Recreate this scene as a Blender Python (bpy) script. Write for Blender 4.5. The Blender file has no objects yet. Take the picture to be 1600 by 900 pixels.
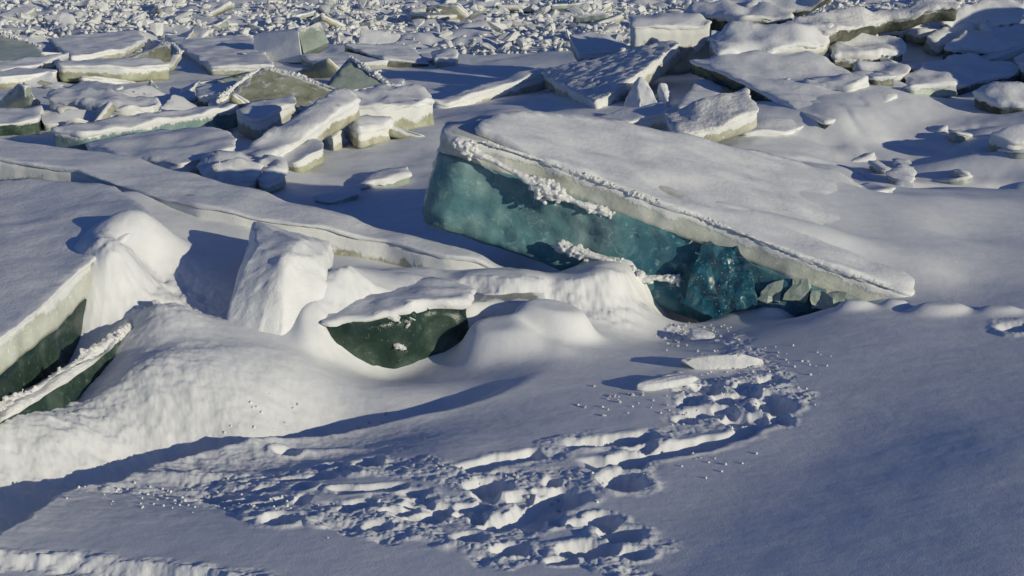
import bpy, bmesh, math, random
import numpy as np
from mathutils import Vector, noise as mn
from mathutils.geometry import delaunay_2d_cdt

# ------------------------------------------------------------------ camera, sky, sun, exposure
sc = bpy.context.scene
COL = sc.collection
H, F, PITCH = 5.5, 2080.0, math.radians(16.1)
cam_d = bpy.data.cameras.new('camera')
cam = bpy.data.objects.new('camera', cam_d); COL.objects.link(cam)
cam.location = (0, 0, H); cam.rotation_euler = (math.pi/2 - PITCH, 0, 0)
cam_d.sensor_width = 36; cam_d.lens = 36*F/1600
cam_d.clip_start = .1; cam_d.clip_end = 3000
sc.camera = cam
SUN_EL, SUN_AZ = math.radians(13), math.radians(54)      # azimuth measured from straight behind the camera, to the right
to_sun = Vector((math.sin(SUN_AZ)*math.cos(SUN_EL), -math.cos(SUN_AZ)*math.cos(SUN_EL), math.sin(SUN_EL)))
w = bpy.data.worlds.new('World'); sc.world = w; w.use_nodes = True
nt = w.node_tree; bg = nt.nodes['Background']
sky = nt.nodes.new('ShaderNodeTexSky'); sky.sky_type = 'NISHITA'; sky.sun_disc = False
sky.sun_elevation = SUN_EL; sky.sun_rotation = math.atan2(to_sun.x, to_sun.y)
sky.air_density = 1.0; sky.dust_density = 0.1; sky.ozone_density = 7.0
hs = nt.nodes.new('ShaderNodeHueSaturation'); hs.inputs['Saturation'].default_value = .95; hs.inputs['Hue'].default_value = .512
nt.links.new(sky.outputs[0], hs.inputs['Color']); nt.links.new(hs.outputs[0], bg.inputs[0]); bg.inputs[1].default_value = .074
sl = bpy.data.lights.new('sun', 'SUN'); sl.energy = 2.95; sl.angle = math.radians(.5); sl.color = (1, .92, .69)
so = bpy.data.objects.new('sun', sl); COL.objects.link(so)
so.rotation_euler = to_sun.to_track_quat('Z', 'Y').to_euler()
so.location = (20, -20, 30)
sc.view_settings.view_transform = 'Standard'; sc.view_settings.look = 'None'
sc.view_settings.exposure = 0; sc.view_settings.gamma = 1; sc.view_settings.use_curve_mapping = False
sc.cycles.max_bounces = 6; sc.cycles.diffuse_bounces = 3

# ------------------------------------------------------------------ photograph -> place
cp, sp = math.cos(PITCH), math.sin(PITCH)
def ray(u, v):
    x = (u-800)/F; y = (450-v)/F
    return Vector((x, cp + y*sp, -sp + y*cp))
def P(u, v, z):
    d = ray(u, v); t = (z-H)/d.z
    return Vector((0, 0, H)) + d*t
def PY(u, v, Y):
    d = ray(u, v); return Vector((0, 0, H)) + d*(Y/d.y)
def V(t):                       # (u, v, z) or (u, v, None, Y)
    return PY(t[0], t[1], t[3]) if len(t) == 4 else P(*t)

# ------------------------------------------------------------------ vector noise for the terrain
def vnoise(x, y, seed=0):
    xi = np.floor(x).astype(np.int64); yi = np.floor(y).astype(np.int64)
    fx = x-xi; fy = y-yi
    fx = fx*fx*fx*(fx*(fx*6-15)+10); fy = fy*fy*fy*(fy*(fy*6-15)+10)
    def h(a, b):
        n = (a*374761393 + b*668265263 + seed*1442695041) & 0xffffffff
        n = ((n ^ (n >> 13))*1274126177) & 0xffffffff
        n = n ^ (n >> 16)
        return (n & 0xffff)/32767.5 - 1
    a = h(xi, yi); b = h(xi+1, yi); c = h(xi, yi+1); d = h(xi+1, yi+1)
    return (a+(b-a)*fx)*(1-fy) + (c+(d-c)*fx)*fy
def fbm(x, y, o=4, seed=0, gain=.5):
    r = 0; a = 1
    for i in range(o):
        r = r + a*vnoise(x, y, seed+i*17); a *= gain; x = x*2.03+5.3; y = y*2.03+1.7
    return r
def sstep(a, b, x):
    t = np.clip((x-a)/(b-a), 0, 1); return t*t*(3-2*t)

# ------------------------------------------------------------------ plane of the big tilted slab
BA = PY(722, 214, 19.7); BB = P(1424, 464, 0)
BE = BB-BA; BN = Vector((-BE.y, BE.x, 0)).normalized() + Vector((0, 0, .055))
BPN = BE.cross(BN).normalized()
def onblue(u, v, off=0.):
    d = ray(u, v); o = Vector((0, 0, H)); return o + d*(((BA + BPN*off - o).dot(BPN))/d.dot(BPN))
def bluest(a, t): return BA + BE*a + BN*t
def edgeY(u):
    k = (u-800)/F; lo, hi = -.2, 1.3
    for _ in range(40):
        m = (lo+hi)/2; p = BA+BE*m; dd = p.y*cp - (p.z-H)*sp
        if p.x/dd < k: lo = m
        else: hi = m
    return (BA+BE*lo).y
# ------------------------------------------------------------------ macro relief: control points
CT = []
def ct(*pts):
    for p in pts: CT.append(V(p)[:])
def cw(*pts):
    for p in pts: CT.append(p)
# near plain, falling gently away from the camera
ct((1000,890,.25),(600,890,.22),(200,860,.15),(1400,890,.48),(1590,890,.60),(1590,700,.42),(1300,700,.13),
   (1100,800,.16),(800,760,.08),(500,760,.05),(100,800,.05),(1590,560,.15),(1300,580,.05),(1000,620,0),
   (900,660,0),(700,690,0),(1600,490,.10),(1420,472,.0),(1300,482,-.14),(1200,492,-.36),(1110,500,-.46),(1200,525,-.14),(1100,545,-.16),(1060,520,-.34),(980,545,-.12),(1320,510,-.02))
cw((-6,8.5,.25),(0,8,.4),(6,8,.7),(10,9,.85),(9,13,.58),(12,18,.32),(-8,10,.1),(0,3,.8),(-12,4,.6),(12,4,.9))
# bank behind the trough, left
ct((-150,720,.12),(0,700,.05),(0,690,.10),(100,655,.20),(225,570,.40),(300,600,.32),(300,660,.0),(180,700,-.08),(250,700,-.15),
   (450,570,.22),(400,640,.08),(430,668,-.1),(500,640,-.12),(600,600,-.02),(600,640,-.16),(700,590,-.05),(700,625,-.13),
   (850,560,-.08),(380,560,.35),(270,560,.45))
# snow spilling between the near slabs
ct((150,412,1.08),(195,384,1.15),(225,364,1.20),(250,348,1.20),(180,430,.95),(220,400,.93),(205,455,.72),(185,470,.64),(270,365,1.0),(255,400,.88),(240,480,.62),(222,530,.40),(170,610,.18),(320,490,.40),(310,430,.62),(300,530,.42),
   (350,370,.82),(330,346,.92),(205,302,1.12),(270,328,1.02),(400,350,.84),(455,378,.58),(540,400,.45),(640,422,.32),(530,462,.56),(420,378,.72),(520,404,.46),(620,428,.34),(720,440,.27),(480,430,.55),(560,450,.5),
   (960,456,.16),(880,446,.18),(800,440,.25))
# under the near slabs
cw((-5.2,14.5,-.05),(-7,15,0),(-9,15,0),(-7,18,.2),(-10,18,.2),(-9,22,.1),(-6,21.5,.1))
ct((590,570,-.28),(660,566,-.32),(620,570,-.32),(520,548,.0),(1000,515,-.25))
# behind the long slab and round the blue slab
ct((420,300,-.5),(500,312,-.55),(600,335,-.6),(700,370,-.55),(800,412,-.5),(860,440,-.45),(550,280,-.5),(600,250,-.42),
   (640,215,-.25),(560,225,-.35),(480,270,-.45),(400,290,-.45),(690,200,-.15))
cw((.2,22,-.6),(-1.5,22.5,-.55),(4.6,19.1,-.45),(2.7,19.6,-.6),(.5,20.8,-.5))
for a, dz in ((.40,-.4),(.56,-.25),(.66,-.09),(.74,-.01),(.82,.05),(.90,.11),(.97,.19),(1.05,.30)):
    for t in (1.0,2.0,3.0,4.0,4.9): q = bluest(a, t); CT.append((q.x, q.y, q.z+dz))
for t in (1.2,2.6,4.2,5.4): q = bluest(1.15, t); CT.append((q.x, q.y, max(q.z+.42, .16)))
for a in (.8,.9,1.0): q = bluest(a, 5.8); CT.append((q.x, q.y, q.z+.05))
# drift at the right of the blue slab and its crest
ct((1500,440,.08),(1600,420,.15),(1500,370,.17),(1600,330,.12),(1450,300,.12))
cw((9,24.5,.15),(11,24,.15),(13,24,.2),(4.0,28,-.1),(2.0,28.6,.0),(8,28.3,-.35),(11,28,-.35))
ct((1200,235,-.1),(1300,255,-.25),(1400,270,-.45),(1500,285,-.5),(1600,300,-.5),(1400,220,-.1),(1412,150,.62),(1345,112,.92),(1310,190,.34),(1360,172,.48),(1500,240,-.15),(1600,250,-.1),
   (1300,215,.0),(1450,190,.15),(1600,200,.2),(900,165,.15),(800,172,.1),(1000,180,.2))
# pressure ridge at the far right, falling to the left
cw((9,39,.3),(12,38,.3),(16,38,.35),(20,38,.4),(10,42,.8),(14,42,1.1),(18,42,1.2),(24,42,1.3),(7,42,.5),(6,46,.4),(12,48,1.3),(18,50,1.3),(12,45,1.6),(16,45,1.7),
   (4,41,.2),(2,45,-.3),(3,38,.2),(1,37,-.05),(0,44,-.4),(3,48,-.35),(-2,48,-.45),(5,52,.1),(14,56,.3),(19,36,3.6),(22,38,4.2),(18,33,1.8),(14.5,36,.6),(23,34,3.4),(27,42,3.0),(24,58,.5),(30,48,1.2),(30,38,1.0),(20,30,.3),(26,30,.5),(20,22,.3),(-1,34,-.2))  # unseen rise beyond the right frame edge, heightened to shade the ridge
# far left
cw((-5,30,-.4),(-9,30,-.4),(-13,30,-.3),(-5,36,-.45),(-10,38,-.45),(-16,38,-.4),(-3,42,-.35),(-10,46,-.5),(-20,48,-.5),(-4,50,-.45),(-30,40,-.4),
   (-12,58,-.5),(0,58,-.4),(12,66,-.2),(-25,66,-.5),(0,80,-.3),(30,80,0),(-40,80,-.3),(0,120,0),(60,120,0),(-60,120,0),(60,60,.5),(-60,50,-.3),(-30,20,0),(-20,24,.0),(40,15,.5),(-25,8,.3))
CT = np.array(CT)
def _k(r2): return np.sqrt(r2 + .16)
A_ = _k(((CT[:,None,:2]-CT[None,:,:2])**2).sum(-1)) - 1e-3*0
WT = np.linalg.solve(A_ + np.eye(len(CT))*(-2e-3), CT[:,2]-.0)
def macro(x, y):
    sh = x.shape; x = x.ravel(); y = y.ravel(); out = np.empty(x.size)
    for i in range(0, x.size, 60000):
        a = x[i:i+60000,None]; b = y[i:i+60000,None]
        out[i:i+60000] = _k((a-CT[None,:,0])**2 + (b-CT[None,:,1])**2) @ WT
    return out.reshape(sh)
def polydist(x, y, pts):
    """distance to an open polyline, and signed side (positive = left of the direction of travel)"""
    best = np.full(x.shape, 1e9); side = np.zeros(x.shape); tt = np.zeros(x.shape); n = len(pts)-1
    for i in range(n):
        ax, ay = pts[i]; bx, by = pts[i+1]; dx, dy = bx-ax, by-ay; L2 = dx*dx+dy*dy
        t = np.clip(((x-ax)*dx+(y-ay)*dy)/L2, 0, 1)
        qx = x-(ax+t*dx); qy = y-(ay+t*dy); d = np.sqrt(qx*qx+qy*qy)
        m = d < best; best = np.where(m, d, best)
        side = np.where(m, np.sign(dx*(y-ay)-dy*(x-ax)), side); tt = np.where(m, (i+t)/n, tt)
    return best, side, tt
def gp(u, v):                   # point of the macro ground under a pixel
    z = 0.
    for _ in range(12):
        p = P(u, v, z); z = .5*z + .5*float(macro(np.array([p.x]), np.array([p.y]))[0])
    return P(u, v, z)
def g2(l): return [gp(*q)[:2] for q in l]
# trough with a lip, from the left edge to the middle
TROUGH = g2([(-140,960),(0,850),(55,803),(112,770),(180,752),(260,728),(350,708),(480,690),(600,668),(700,646),(780,620),(850,592)])
SHELF = g2([(500,512),(560,510),(620,505),(668,497),(740,480),(850,476),(950,482),(1040,492)])
HUMPS = []
for u, v, rx, ry, hh, p, tail in [(772,546,.45,.40,.40,2.8,.6),(866,524,.58,.36,.42,4,0),(620,630,.5,.3,.06,1.6,0),(490,528,.24,.34,.24,2.0,0),(300,752,.55,.13,.10,1.6,0),(500,712,.4,.1,.06,1.6,0),
        (1272,480,.22,.15,.20,2.6,0),(1213,492,.24,.14,.13,2.2,0),(1335,481,.26,.14,.12,2.4,0),(1400,481,.2,.13,.12,2.4,0),(1470,489,.42,.2,.14,3,0),(1560,489,.34,.2,.10,2.4,0)]:
    c = gp(u, v); HUMPS.append((c.x, c.y, rx, ry, hh, p, tail))
LEDGE = g2([(-260,856),(0,866),(120,870),(240,878),(330,890),(420,905)])
# footprints: (u, v, half width, half height, depth)
PITS = [(1592,511,30,9,.13),(975,752,34,15,.20),(985,722,26,12,.16),(972,838,34,15,.20),(945,815,26,13,.14),(1212,632,26,15,.22),(1206,598,20,10,.14),
 (1222,655,18,10,.12),(765,760,34,12,.18),(772,783,24,9,.14),(575,724,20,11,.13),(515,732,24,8,.10),(640,797,16,6,.08),(690,795,18,8,.09),
 (725,803,16,6,.08),(545,795,20,7,.09),(620,800,24,7,.09),(735,842,26,12,.12),(800,862,26,10,.12),(920,862,44,14,.20),(990,868,26,10,.14),
 (1110,606,22,8,.10),(1138,624,26,9,.13),(1098,645,30,9,.14),(1150,655,26,8,.12),(1070,655,20,7,.09),(1080,628,20,7,.09),(830,815,30,16,.14),
 (1003,700,26,8,.10),(905,820,20,6,.08),(420,765,22,7,.08),(340,775,22,7,.08),(460,750,28,6,.07),(880,880,22,6,.08)]
# drag marks: (polyline, half width in metres, depth)
DRAGS = [([(1215,648),(1150,682),(1090,697),(1020,712),(960,722),(900,728)],.13,.17),([(1030,678),(960,688),(880,698)],.14,.13),
 ([(850,706),(790,717),(715,735)],.12,.14),([(905,762),(860,785),(820,812),(808,826)],.19,.20),([(640,757),(570,763),(520,768)],.09,.07),([(400,778),(340,784),(280,780)],.08,.06)]
rpp = random.Random(77)
for _ in range(34):
    u = rpp.uniform(400, 900); PITS.append((u, np.interp(u, [400,600,900], [772,782,800]) + rpp.gauss(0, 26), rpp.uniform(12, 30), rpp.uniform(5, 11), rpp.uniform(.05,.12)))
for _ in range(14): PITS.append((rpp.uniform(1060,1210), rpp.uniform(590,670), rpp.uniform(10,22), rpp.uniform(5,9), rpp.uniform(.05,.10)))
ROUGH = [([(190,770),(300,772),(420,795),(560,815),(680,845),(800,870),(960,885),(1010,900)],.16,1.0),([(330,760),(450,745),(560,730),(700,740),(820,760),(900,760)],.34,.9),
 ([(520,790),(620,790),(720,790),(800,830)],.34,.8),([(720,735),(850,705),(980,690),(1080,670),(1180,660)],.22,.6),([(1060,600),(1120,620),(1180,600),(1220,625)],.34,1.1),
 ([(1060,520),(1130,528),(1170,560),(1210,590)],.16,.9),([(760,850),(900,860),(1000,860)],.25,.6)]
PW = []
for u, v, a, b, d in PITS:
    c = gp(u, v); L = (c-Vector((0,0,H))).length; s = L/F
    dep = math.atan2(H-c.z, c.y)
    PW.append((c.x, c.y, 1.05*a*s, 1.05*b*s/math.sin(dep), .85*d))
DW = [(g2(l), 1.1*wd, 1.0*d*.85) for l, wd, d in DRAGS]
RW = [(g2(l), wd, k) for l, wd, k in ROUGH]
def box(x, y, pts, m):
    xs = [p[0] for p in pts]; ys = [p[1] for p in pts]
    return (x > min(xs)-m) & (x < max(xs)+m) & (y > min(ys)-m) & (y < max(ys)+m)
def height(x, y):
    z = macro(x, y)
    r = np.sqrt(x*x+y*y)
    # wind-packed undulation, stronger with distance
    z = z + .007*fbm(x*.8+3, y*.9, 3, 5) + .0011*fbm(x*5, y*8, 3, 6)*sstep(40,20,y)
    k = sstep(24, 30, y)
    z = z + k*(.06*fbm(x*.5, y*.5, 2, 11) + .008*fbm(x*2.2, y*2.2, 2, 31))
    # crusted shelf of drift: steep broken front, long back
    i = np.nonzero(box(x, y, SHELF, 2.2))
    if i[0].size:
        xx, yy = x[i], y[i]; d, s, t = polydist(xx, yy, SHELF)
        d = d*s + .12*fbm(xx*1.5, yy*1.5, 2, 23) + .03*fbm(xx*3.5, yy*3.5, 2, 29)
        a = np.interp(xx, [SHELF[0][0]-.1, SHELF[0][0]+.3, SHELF[-1][0]-.5, SHELF[-1][0]+.1], [0,1,1,0])
        z[i] += a*.26*sstep(-.14,.30,d)*(1-sstep(.35,1.8,d))*(1+.25*fbm(xx*1.2, yy*1.2, 2, 37))
        z[i] += a*.03*fbm(xx*7, yy*11, 4, 39)*sstep(.5,.1,np.abs(d))
    for cx, cy, rx, ry, hh, p, tail in HUMPS:
        i = np.nonzero((np.abs(x-cx) < 7*rx+2*tail) & (np.abs(y-cy) < 7*ry))
        if i[0].size:
            ux = x[i]-cx; uy = y[i]-cy; uy = uy + .35*.5*(ux+np.sqrt(ux*ux+.12))*(tail > 0); ux = ux/(1+tail*sstep(-.6,.9,ux))
            wb = 1+.10*fbm(x[i]*1.1, y[i]*1.1, 2, 43)
            d = np.sqrt((ux/rx)**2 + (uy/ry)**2)*wb
            z[i] += hh/(1+(d/.9)**(2*p))*(1-.12*ux/rx)
    # rough hollows at the foot of the ridge
    m = np.exp(-((x-11.5)/5)**2 - ((y-30)/3.2)**2)
    q = vnoise(x*.75+.25*y, y*1.1, 77); z = z + m*(.20*np.abs(q)*1.2 - .14 + .12*sstep(.0,.25,q))
    z = z + sstep(34,40,y)*sstep(4,9,x)*.12*fbm(x*.6, y*.6, 2, 91)
    z = z + sstep(54,60,y)*.30*fbm(x*.5, y*.5, 3, 55)
    # trough: the plain breaks off, the bank behind it rises
    i = np.nonzero(box(x, y, TROUGH, 2.5))
    if i[0].size:
        xx, yy = x[i], y[i]
        wob = .10*fbm(xx*1.3, yy*1.3, 2, 3) + .05*fbm(xx*4.5, yy*4.5, 3, 8)
        xe = TROUGH[-1][0]; d, s, t = polydist(xx, yy, TROUGH); d = d*s + wob*sstep(.75,.25,t)
        amp = np.interp(xx, [p[0] for p in TROUGH], [.5,.5,.5,.5,.5,.5,.46,.40,.32,.24,.18,.12])*sstep(xe+.2, xe-1.3, xx)
        prof = np.where(d < 0, .10*np.exp(d/.35), .10-1.1*sstep(0,.38,d)) 
        back = 1-sstep(.35, 1.9, d)
        z[i] += amp*np.where(d < 0, prof, np.where(d<.38, prof, -1.0*back))
    i = np.nonzero(box(x, y, LEDGE, 3))
    if i[0].size:
        xx, yy = x[i], y[i]
        d, s, t = polydist(xx, yy, LEDGE); d = d*s + .06*fbm(xx*2.2, yy*2.2, 2, 9)
        z[i] += .02*fbm(xx*9, yy*12, 3, 19)*sstep(.12,-.05,np.abs(d+.05)-.08)
        z[i] -= .11*sstep(.0, -.12, d)*sstep(3.0,1.5,-d)*sstep(1,.93,t)
    rough = np.zeros(x.shape); dig = np.zeros(x.shape); lip = np.zeros(x.shape)
    for l, wd, kk in RW:
        i = np.nonzero(box(x, y, l, 1.2))
        if i[0].size:
            d, s, t = polydist(x[i], y[i], l)
            d = d + .18*fbm(x[i]*2.5, y[i]*2.5, 2, 61)
            rough[i] = np.maximum(rough[i], kk*sstep(wd*1.35, wd*.6, d))
    for cx, cy, a, b, dp in PW:
        i = np.nonzero((np.abs(x-cx) < 2.4*a) & (np.abs(y-cy) < 2.4*b))
        if i[0].size:
            xx, yy = x[i], y[i]
            d = np.sqrt(((xx-cx)/a)**2 + ((yy-cy)/b)**2) + .16*fbm(xx*4, yy*4, 4, 21)
            dig[i] = np.maximum(dig[i], dp*sstep(1.12,.50,d)); lip[i] = np.maximum(lip[i], dp*.10*np.exp(-((d-1.3)/.25)**2))
            rough[i] = np.maximum(rough[i], .5*np.exp(-((d-1.3)/.35)**2))
    for l, wd, dp in DW:
        i = np.nonzero(box(x, y, l, .8))
        if i[0].size:
            xx, yy = x[i], y[i]
            d, s, t = polydist(xx, yy, l); d = d/wd + .25*fbm(xx*4, yy*4, 3, 41)
            e = sstep(0,.12,t)*sstep(1,.8,t)
            dig[i] = np.maximum(dig[i], dp*e*sstep(1.1,.55,d)); lip[i] = np.maximum(lip[i], dp*e*.08*np.exp(-((d-1.35)/.3)**2))
    z = z - dig + lip*(dig < .01)
    i = np.nonzero(rough > .01)
    if i[0].size:
        xx, yy = x[i], y[i]
        c = fbm(xx*7, yy*7, 4, 71, .6)
        z[i] += rough[i]*(.016*c + .012*np.abs(vnoise(xx*16, yy*16, 5)) + .035*vnoise(xx*2.6, yy*2.6, 15))
    m = np.exp(-((x+4.75)/.8)**2 - ((y-16.6)/.9)**2)
    z = z + m*(.05*fbm(x*4, y*4, 4, 111, .6) + .02)
    # crusty texture of the bright bank
    m = np.exp(-((x+4.3)/2.4)**2 - ((y-13.6)/1.6)**2)
    z = z + m*.022*fbm(x*5+y*2, y*7, 5, 101, .6)
    return z
def hz(x, y): return float(height(np.array([x], float), np.array([y], float))[0])

# ------------------------------------------------------------------ materials
def nodes(name):
    m = bpy.data.materials.new(name); m.use_nodes = True
    t = m.node_tree; b = t.nodes['Principled BSDF']; return m, t, b
def N(t, typ, **kw):
    n = t.nodes.new(typ)
    for k, v in kw.items(): setattr(n, k, v)
    return n
def tex(t, co, scale, detail=4, rough=.55, dist=0.):
    n = N(t, 'ShaderNodeTexNoise'); n.inputs['Scale'].default_value = scale; n.inputs['Detail'].default_value = detail
    n.inputs['Roughness'].default_value = rough; n.inputs['Distortion'].default_value = dist
    t.links.new(co, n.inputs['Vector']); return n.outputs['Fac']
def ramp(t, fac, stops):
    n = N(t, 'ShaderNodeValToRGB'); e = n.color_ramp.elements
    while len(e) < len(stops): e.new(.5)
    for q, (p, c) in zip(e, stops): q.position = p; q.color = (*c, 1) if len(c) == 3 else c
    t.links.new(fac, n.inputs[0]); return n.outputs[0]
def mix(t, fac, a, b):
    n = N(t, 'ShaderNodeMix', data_type='RGBA')
    t.links.new(fac, n.inputs[0])
    for s, q in ((6, a), (7, b)):
        if hasattr(q, 'is_linked') or hasattr(q, 'links'): t.links.new(q, n.inputs[s])
        else: n.inputs[s].default_value = (*q, 1)
    return n.outputs[2]
def math_(t, op, a, b, clamp=False):
    n = N(t, 'ShaderNodeMath', operation=op); n.use_clamp = clamp
    for i, q in enumerate((a, b)):
        if isinstance(q, (int, float)): n.inputs[i].default_value = q
        else: t.links.new(q, n.inputs[i])
    return n.outputs[0]
def bump(t, b, hs, prev=None):
    for h, st, di in hs:
        n = N(t, 'ShaderNodeBump'); n.inputs['Strength'].default_value = st; n.inputs['Distance'].default_value = di
        t.links.new(h, n.inputs['Height'])
        if prev is not None: t.links.new(prev, n.inputs['Normal'])
        prev = n.outputs[0]
    t.links.new(prev, b.inputs['Normal']); return prev
SNOW = (.80, .81, .82)
def snow_mat(name, col=SNOW, fine=1., lump=1.):
    m, t, b = nodes(name)
    co = N(t, 'ShaderNodeTexCoord').outputs['Object']
    v = tex(t, co, 3.5, 5)
    c = ramp(t, v, [(.3, tuple(q*.93 for q in col)), (.7, tuple(min(1, q*1.03) for q in col))])
    t.links.new(c, b.inputs['Base Color'])
    b.inputs['Roughness'].default_value = .75; b.inputs['Specular IOR Level'].default_value = .25
    bump(t, b, [(tex(t, co, 2.6, 6, .62), .5*lump, .05), (tex(t, co, 11, 6, .65), .5*lump, .02), (tex(t, co, 60, 3, .7), .6*fine, .008)])
    return m
M = {}
M['snow'] = snow_mat('packed_snow')
M['ground'] = snow_mat('wind_packed_snow', SNOW, .7, .35)
M['crust'] = snow_mat('crumbly_snow', (.82,.82,.81), 1.6, 3.)
def ice_mat(name, cols, frost=.5, frost_top=.35, frost_col=(.74,.75,.74), rough=.18, scale=1.6, spots=.0, gloss=.5, clear_x=False, cracks=False):
    """clear or tinted ice: cloudy colour, frost that clings below the upper edge, glossy broken surface"""
    m, t, b = nodes(name)
    co = N(t, 'ShaderNodeTexCoord').outputs['Object']
    at = N(t, 'ShaderNodeAttribute', attribute_name='depth').outputs['Fac']
    n1 = tex(t, co, scale, 6, .6, .4)
    nc = n1
    if clear_x:        # cloudier ice towards the raised end, clearer in the middle of the face
        sx = N(t, 'ShaderNodeSeparateXYZ'); t.links.new(co, sx.inputs[0])
        mr = N(t, 'ShaderNodeMapRange'); t.links.new(sx.outputs[0], mr.inputs[0])
        for q, v_ in zip((1,2,3,4), (-4.2, -.2, .16, -.12)): mr.inputs[q].default_value = v_
        nc = math_(t, 'ADD', n1, mr.outputs[0])
    c = ramp(t, nc, [(.30, cols[0]), (.5, cols[1]), (.70, cols[2])])
    sp_ = tex(t, co, scale*9, 3, .6)
    c = mix(t, ramp(t, sp_, [(.60, (0,0,0)), (.74, (.55,.55,.55))]), c, tuple(min(1, q*1.5+.04) for q in cols[2]))
    # frost: wants to be near the top edge
    f = math_(t, 'ADD', tex(t, co, 2.6, 8, .68), math_(t, 'MULTIPLY', math_(t, 'SUBTRACT', frost_top, at), .9))
    f = ramp(t, f, [(.66-.25*frost, (0,0,0)), (.76-.25*frost, (1,1,1))])
    c = mix(t, f, c, frost_col)
    if cracks:
        wv = N(t, 'ShaderNodeVectorMath', operation='ADD'); nz = N(t, 'ShaderNodeTexNoise'); nz.inputs['Scale'].default_value = 1.3
        t.links.new(co, nz.inputs['Vector']); t.links.new(co, wv.inputs[0]); t.links.new(nz.outputs['Color'], wv.inputs[1])
        cr = N(t, 'ShaderNodeTexVoronoi', feature='DISTANCE_TO_EDGE'); cr.inputs['Scale'].default_value = 1.1; t.links.new(wv.outputs[0], cr.inputs['Vector'])
        k1 = ramp(t, cr.outputs['Distance'], [(.0, (.5,.5,.5)), (.018, (0,0,0))])
        k2 = ramp(t, tex(t, co, 2.2, 2), [(.5, (0,0,0)), (.62, (1,1,1))])
        c = mix(t, math_(t, 'MULTIPLY', k1, k2), c, (.45,.58,.58))
        bu = N(t, 'ShaderNodeTexVoronoi'); bu.inputs['Scale'].default_value = 17; t.links.new(co, bu.inputs['Vector'])
        k3 = ramp(t, bu.outputs['Distance'], [(.10, (.8,.8,.8)), (.20, (0,0,0))])
        k4 = ramp(t, tex(t, co, 1.7, 3), [(.50, (0,0,0)), (.62, (1,1,1))])
        c = mix(t, math_(t, 'MULTIPLY', k3, k4), c, (.55,.66,.65))
        cl = ramp(t, tex(t, co, 2.6, 8, .7, 1.2), [(.50, (0,0,0)), (.80, (.45,.45,.45))])
        c = mix(t, cl, c, (.36,.48,.47))
    t.links.new(c, b.inputs['Base Color'])
    r = N(t, 'ShaderNodeMapRange'); t.links.new(f, r.inputs[0]); r.inputs[3].default_value = rough; r.inputs[4].default_value = .8
    t.links.new(r.outputs[0], b.inputs['Roughness'])
    b.inputs['Specular IOR Level'].default_value = gloss; b.inputs['IOR'].default_value = 1.31
    vo = N(t, 'ShaderNodeTexVoronoi'); vo.inputs['Scale'].default_value = 5; t.links.new(co, vo.inputs['Vector'])
    bump(t, b, [(n1, .25, .06), (vo.outputs['Distance'], .38 if cracks else .25, .04 if cracks else .03), (tex(t, co, 22, 5, .65), .5, .012), (f, .5, .02)])
    return m
M['rubble'] = snow_mat('dusted_rubble', (.78,.79,.77), 1., 2.)
M['teal'] = ice_mat('teal_ice', [(.035,.13,.185),(.105,.235,.26),(.25,.365,.36)], -.35, .0, rough=.14, scale=.9, clear_x=True, cracks=True)
M['deepblue'] = ice_mat('deep_blue_ice', [(.006,.04,.07),(.015,.085,.13),(.06,.19,.23)], -.35, .0, rough=.06, scale=2.2, gloss=.9, cracks=True)
M['frosted'] = ice_mat('frosted_ice', [(.42,.44,.37),(.57,.59,.52),(.72,.73,.69)], .35, .40, rough=.45, scale=1.5)
M['olive'] = ice_mat('olive_ice', [(.22,.22,.14),(.36,.37,.26),(.50,.51,.41)], .6, .45, rough=.4, scale=1.8)
M['pale'] = ice_mat('pale_green_ice', [(.26,.31,.26),(.36,.42,.36),(.48,.52,.46)], .2, .3, rough=.35, scale=1.4)
M['whiteice'] = ice_mat('snow_plastered_ice', [(.26,.25,.16),(.42,.42,.33),(.58,.58,.51)], .80, .45, rough=.5, scale=1.6)
M['bluegrey'] = ice_mat('blue_grey_ice', [(.09,.16,.17),(.20,.30,.29),(.36,.44,.42)], .2, .3, rough=.3, scale=1.6)
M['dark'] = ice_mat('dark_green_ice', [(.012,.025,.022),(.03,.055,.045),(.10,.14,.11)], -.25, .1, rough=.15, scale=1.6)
M['darkolive'] = ice_mat('dark_olive_ice', [(.04,.05,.04),(.12,.13,.10),(.30,.30,.25)], .15, .3, rough=.4, scale=2)  # darker olive-grey ice, tone clouded at random

# ------------------------------------------------------------------ object helpers
def link(name, me, mat, parent=None, smooth=True):
    o = bpy.data.objects.new(name, me); COL.objects.link(o)
    me.materials.append(mat)
    if smooth: me.polygons.foreach_set('use_smooth', np.ones(len(me.polygons), bool))
    if parent: o.parent = parent
    return o
def tag(o, label, cat, group=None, kind=None):
    if label: o['label'] = label
    if cat: o['category'] = cat
    if group: o['group'] = group
    o['kind'] = kind or 'thing'
    return o
def empty(name, loc, label, cat, group=None):
    o = bpy.data.objects.new(name, None); COL.objects.link(o); o.location = loc; o.empty_display_size = .2
    return tag(o, label, cat, group)
def fb(p, s, o=3, off=0.):
    q = Vector((p.x*s+off, p.y*s-off*1.7, p.z*s+off*.6)); r = 0; a = 1
    for _ in range(o): r += a*mn.noise(q); q = q*2.07; a *= .55
    return r
def newell(pts):
    n = Vector((0,0,0))
    for a, b in zip(pts, pts[1:]+pts[:1]):
        n += Vector(((a.y-b.y)*(a.z+b.z), (a.z-b.z)*(a.x+b.x), (a.x-b.x)*(a.y+b.y)))
    return n.normalized()
def mesh(name, vs, fs, depth=None):
    me = bpy.data.meshes.new(name); me.from_pydata([tuple(v) for v in vs], [], fs); me.validate(); me.update()
    if depth is not None and len(depth) == len(me.vertices):
        a = me.attributes.new('depth', 'FLOAT', 'POINT'); a.data.foreach_set('value', depth)
    return me
SEED = [0]
class Frame: pass
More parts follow.
